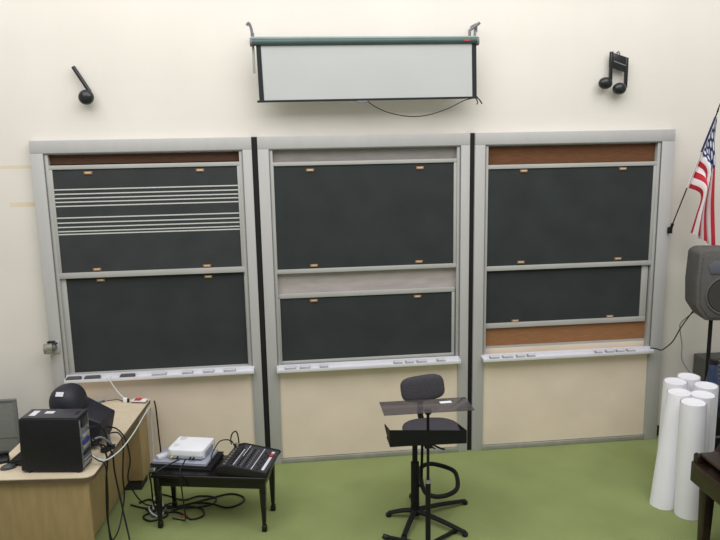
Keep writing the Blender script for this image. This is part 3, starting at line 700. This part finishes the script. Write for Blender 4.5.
tag(MB().tube([(1.69, -.80, .56), (1.67, -.81, .62), (1.62, -.82, .645), (1.56, -.83, .63), (1.51, -.88, .56), (1.50, -.92, .52)], .005, 8).build('audio_cable', M['cable']),
    'thin black audio cable arching from the mixer toward the projector', 'cable')

# ------------------------------------------------------------------ drafting stool
C = Vector((3.168, -1.17, 0))
t = thing('drafting_stool', 'tall charcoal drafting stool with foot ring behind the music stand', 'stool', C)
def L_(x, y, z): return Vector((x, y, z)) - C
for (fx, fy) in ((2.953, -1.111), (3.022, -1.47), (3.508, -1.49), (3.634, -1.009), (3.20, -.84)):
    p = L_(fx, fy, .032); 
    m = MB(); m.tube([(0, 0, .075), p * .5 + Vector((0, 0, .045)), p], lambda u: .026 - .006 * u, 10, sub=5, flat=.8)
    lg = m.build('base_leg', M['black_matte'], t)
    MB().lathe([(.018, -.030), (.024, -.024), (.024, -.004), (.012, .0)], c=p).build('glide', M['black'], lg)
MB().cyl((0, 0, .04), (0, 0, .11), .042, .036, 24).build('hub', M['black_matte'], t)
MB().cyl((0, 0, .08), (0, 0, .50), .034, n=24).build('column', M['black_matte'], t)
MB().cyl((0, 0, .50), (0, 0, .69), .022, n=20).build('gas_lift', M['black_matte'], t)
ringpts = [L_(3.225, -1.30, .30), L_(3.235, -1.08, .30), L_(3.27, -.90, .31), L_(3.38, -.84, .31), L_(3.53, -.95, .30), L_(3.545, -1.08, .29), L_(3.50, -1.25, .28), L_(3.40, -1.34, .28), L_(3.29, -1.365, .29)]
MB().tube(ringpts, .019, 10, closed=True, sub=5).build('foot_ring', M['black_matte'], t)
MB().tube([L_(3.24, -1.08, .30), L_(3.25, -1.08, .72)], .012, smooth=False).tube([L_(3.23, -1.2, .30), (0, 0, .30)], .014, smooth=False).build('foot_ring_bracket', M['black_matte'], t)
MB().box(-.04, .25, -.08, .10, .68, .705, .006).build('seat_plate', M['black_matte'], t)
MB().ell(L_(3.33, -1.08, .735), (.245, .225, .038), 36, p=.8).build('seat', M['fabric'], t)
MB().tube([L_(3.29, -1.0, .72), L_(3.29, -.82, .73), L_(3.285, -.80, .80), L_(3.285, -.84, 1.0)], .026, 8, flat=.5, sub=6).build('back_bar', M['black_matte'], t)
bm_ = MB().ell((0, 0, 0), (.188, .045, .108), 40, p=.55, mtx=Matrix.Translation(L_(3.292, -.87, 1.022)) @ Matrix.Rotation(math.radians(-6), 4, 'Y') @ Matrix.Rotation(math.radians(-8), 4, 'X'))
bm_.build('backrest', M['fabric'], t)
MB().tube([(.06, -.02, .70), (.16, -.16, .69), (.20, -.2, .69)], .008).build('height_lever', M['black'], t)

# ------------------------------------------------------------------ music stand
S = Vector((3.177, -1.65, 0))
t = thing('music_stand', 'black conductor music stand with a clear smoked top shelf', 'music stand', S)
def K_(x, y, z): return Vector((x, y, z)) - S
MB().cyl((0, 0, .03), (0, 0, .58), .020, n=18).build('lower_tube', M['black_matte'], t)
MB().cyl((0, 0, .58), (0, 0, 1.135), .011, n=14).build('inner_rod', M['black_matte'], t)
MB().cyl((0, 0, .565), (0, 0, .59), .023, n=18).build('collar', M['silver'], t)
for p in (K_(2.875, -1.44, .02), K_(3.445, -1.43, .02), K_(3.20, -1.97, .02)):
    lg = MB().tube([(0, 0, .05), p * .5 + Vector((0, 0, .025)), p], .015, 10, sub=4).build('leg', M['black_matte'], t)
    MB().tube([p * .92, p * 1.04], .021, 10, smooth=False).build('rubber_foot', M['black'], lg)
x0, x1, yF, yB, z0, z1 = K_(2.887, 0, 0).x, K_(3.462, 0, 0).x, K_(0, -1.68, 0).y, K_(0, -1.42, 0).y, .885, 1.0
m = MB()
m.hexa([(x0, yF - .004, z0), (x1, yF - .004, z0 - .01), (x1, yF + .002, z0 - .01), (x0, yF + .002, z0), (x0, yF - .004, 1.015), (x1, yF - .004, .975), (x1, yF + .002, .975), (x0, yF + .002, 1.015)]); m.box(x0, x1, yF, yB - .08, z0 - .004, z0 + .002, .001)
for x, za, zb in ((x0, 1.015, .955), (x1, .975, .92)): m.prism([(yF, z0), (yF, za), (yB, zb), (yB, zb - .02)], x - .002, x + .002, 'x')
m.bm.faces.ensure_lookup_table()
m.build('desk_shelf', M['black_matte'], t)
MB().box(-.03, .03, -.03, .05, z0 - .035, z0 - .004, .004).build('clamp', M['black_matte'], t)
MB().tube([(.02, -.03, z0 - .02), (.045, -.05, z0 - .03)], .006, smooth=False).build('thumb_screw', M['black_matte'], t)
MB().box(K_(2.842, 0, 0).x, K_(3.512, 0, 0).x, K_(0, -1.71, 0).y, K_(0, -1.45, 0).y, 1.14, 1.146, .001).build('acrylic_shelf', M['acrylic'], t)
MB().cyl((0, 0, 1.11), (0, 0, 1.139), .022, .03).build('shelf_bracket', M['black_matte'], t)
tag(MB().box(-.045, .045, -.018, .018, 0, .006, .002).build('chalk_box', M['white_pl'], loc=(3.335, -1.54, 1.1465), rotz=.05), 'small white slip lying on the clear shelf of the music stand', 'paper slip').name = 'paper_slip'

# ------------------------------------------------------------------ cables around desk and floor
def cable(name, pts, r, m_, label, group=None):
    return tag(MB().tube(pts, r, 7, sub=7).build(name, m_), label, 'cable', group)
cable('network_cable', [(.71, -1.44, .86), (.74, -1.44, .83), (.80, -1.40, .80), (.86, -1.20, .79), (.892, -.90, .79), (.90, -.6, .785), (.905, -.35, .775), (.895, -.20, .72), (.885, -.15, .60), (.88, -.14, .3), (.88, -.18, .02)], .0048, M['cable_w'],
      'pale blue network cable running from the computer along the desk edge')
G = 'black cables hanging behind the computer tower'
LB = 'black cable hanging from the computer over the desk edge to the carpet'
cable('hanging_cable', [(.70, -1.42, 1.0), (.75, -1.40, .93), (.79, -1.36, .80), (.775, -1.38, .62), (.77, -1.42, .35), (.80, -1.45, .15), (.87, -1.48, .02), (.98, -1.35, .01)], .007, M['cable'], LB, G)
cable('hanging_cable', [(.70, -1.40, .92), (.76, -1.32, .88), (.80, -1.25, .78), (.80, -1.22, .6), (.86, -1.30, .3), (.92, -1.42, .08), (.93, -1.6, .01)], .007, M['cable'], LB, G)
cable('hanging_cable', [(.70, -1.44, .86), (.75, -1.45, .82), (.80, -1.46, .78), (.80, -1.46, .55), (.79, -1.48, .35), (.80, -1.5, .18), (.83, -1.5, .10), (.87, -1.45, .02)], .005, M['cable'], LB, G)
cable('hanging_cable', [(.72, -1.02, .90), (.80, -1.06, .90), (.86, -1.05, .80), (.87, -1.0, .6), (.83, -.95, .4), (.90, -.85, .15), (1.0, -.7, .02), (1.1, -.64, .01)], .006, M['cable'], 'black cable dropping from the tube monitor over the desk edge', None)
cable('hanging_cable', [(.72, -1.00, .84), (.79, -.98, .83), (.85, -1.1, .79), (.84, -1.15, .55), (.81, -1.05, .3), (.78, -1.2, .1), (.70, -1.3, .02)], .006, M['cable'], 'black cable curling from the tube monitor back under the desk', None)
cable('monitor_plug_lead', [(.69, -1.40, 1.06), (.745, -1.36, 1.05), (.775, -1.30, .98), (.76, -1.22, .87), (.74, -1.12, .80), (.72, -1.05, .86)], .007, M['cable'], 'black lead bridging from the tower back to the tube monitor')
cable('grey_lead', [(.70, -1.38, .95), (.75, -1.33, .95), (.79, -1.24, .86), (.77, -1.13, .80), (.73, -1.02, .80), (.72, -.98, .88)], .008, M['cable_gr'], 'thick grey lead between the tower back and the tube monitor')
t = thing('power_brick', 'black power brick among the leads behind the computer tower', 'power brick', (.755, -1.19, DZ), math.radians(60))
MB().box(-.055, .055, -.026, .026, 0, .032, .006).build('brick_body', M['black'], t)
MB().tube([(.055, 0, .016), (.075, 0, .018), (.09, .01, .01)], .005).build('lead_stub', M['cable'], t)
cable('wall_cable', [(.905, -.05, .74), (.915, -.05, .65), (.925, -.06, .4), (.93, -.06, .2), (.94, -.2, .02), (.97, -.5, .01)], .007, M['cable'], 'black cable hanging down behind the far end of the desk')
FG = 'black cables looping over the carpet under the bench'
FL = 'black cable looping over the green carpet around the bench legs'
cable('floor_cable', [(.82, -.60, .01), (.90, -.55, .01), (1.00, -.66, .01), (1.10, -.84, .01), (.98, -.92, .01), (.90, -.84, .01), (1.0, -.75, .01), (1.2, -.70, .01), (1.4, -.62, .01), (1.6, -.55, .01), (1.72, -.62, .01), (1.72, -.72, .01), (1.6, -.79, .01), (1.45, -.70, .01), (1.3, -.66, .01)], .008, M['cable'], FL, FG)
cable('floor_cable', [(.95, -.45, .01), (1.05, -.50, .01), (1.2, -.60, .01), (1.33, -.55, .01), (1.48, -.60, .01), (1.45, -.72, .01), (1.25, -.74, .01), (1.05, -.68, .01), (.9, -.70, .01), (.75, -.62, .01)], .007, M['cable'], FL, FG)
cable('floor_cable', [(1.12, -.78, .01), (1.25, -.72, .01), (1.38, -.78, .01), (1.40, -.90, .01), (1.31, -.94, .01), (1.24, -.86, .01), (1.15, -.80, .01), (1.0, -.80, .01), (.9, -.72, .01)], .008, M['cable'], FL, FG)
cable('bench_cable', [(1.30, -.98, .56), (1.285, -1.03, .545), (1.27, -1.08, .52), (1.275, -1.125, .475), (1.285, -1.125, .3), (1.29, -1.10, .12), (1.25, -.95, .012), (1.15, -.9, .01)], .006, M['cable'], 'black cable hanging over the bench front from the projector')
cable('bench_cable', [(1.25, -.96, .56), (1.15, -1.0, .53), (1.06, -1.03, .495), (1.01, -.98, .46), (.99, -.86, .3), (.99, -.82, .1), (1.05, -.85, .012)], .007, M['cable'], 'black cable leaving the projector around the left bench corner')
cable('white_cable', [(1.03, -.62, .012), (.96, -.68, .02), (.935, -.76, .05), (.97, -.84, .04), (1.03, -.86, .012), (1.06, -.80, .012), (1.04, -.70, .03), (1.0, -.66, .09), (.97, -.72, .10), (.98, -.8, .03)], .007, M['cable_w'], 'white coiled cable beside the left bench leg on the carpet')
t = thing('power_strip', 'small grey power strip on the carpet at the left bench leg', 'power strip', (1.02, -.80, 0), .6)
MB().box(-.07, .07, -.022, .022, 0, .035, .005).build('strip_body', M['grey_pl'], t)
for k in range(3): MB().box(-.05 + k * .04, -.028 + k * .04, -.012, .012, .034, .055, .003).build('plug', M['black'], t)
tag(MB().tube([(0, 0, .008), (.05, .015, .008)], .008, 8, smooth=False).build('cable_plug', M['red'], loc=(1.22, -.88, 0)), 'small red and white cable plug on the carpet under the bench', 'plug').name = 'cable_plug'

# ------------------------------------------------------------------ light
def area(name, loc, target, size, sizey, power, col=(1, .97, .92)):
    l = bpy.data.lights.new(name, 'AREA'); l.shape = 'RECTANGLE'; l.size = size; l.size_y = sizey; l.energy = power; l.color = col
    o = bpy.data.objects.new(name, l); COL.objects.link(o); o.location = loc
    o.rotation_euler = (Vector(target) - Vector(loc)).to_track_quat('-Z', 'Y').to_euler(); return o
area('ceiling_light_bank', (2.6, -3.9, 6.5), (2.6, -.2, 1.2), 10.0, 3.6, 360, (1, .99, .98))
area('ceiling_light_wall', (2.6, -1.6, 6.6), (2.6, .1, 3.4), 9.0, 1.6, 70, (1, .99, .985))
w = bpy.data.worlds.new('room_ambient'); scene.world = w; w.use_nodes = True
w.node_tree.nodes['Background'].inputs[0].default_value = (1.0, .975, .94, 1); w.node_tree.nodes['Background'].inputs[1].default_value = .40

# ------------------------------------------------------------------ camera
cx, cy, cz, yaw, pitch, roll = 2.178, -6.44931, 3.10359, .10693, .18343, -.01876
f = Vector((math.sin(yaw) * math.cos(pitch), math.cos(yaw) * math.cos(pitch), -math.sin(pitch)))
r = Vector((math.cos(yaw), -math.sin(yaw), 0)); u = r.cross(f)
r2 = r * math.cos(roll) + u * math.sin(roll); u2 = -r * math.sin(roll) + u * math.cos(roll)
cam = bpy.data.cameras.new('camera'); cam.lens = 35.0; cam.sensor_width = 36.0; cam.sensor_fit = 'HORIZONTAL'
co = bpy.data.objects.new('camera', cam); COL.objects.link(co)
mtx = Matrix((r2, u2, -f)).transposed().to_4x4(); mtx.translation = (cx, cy, cz); co.matrix_world = mtx
scene.camera = co
scene.view_settings.view_transform = 'Standard'
scene.view_settings.look = 'None'
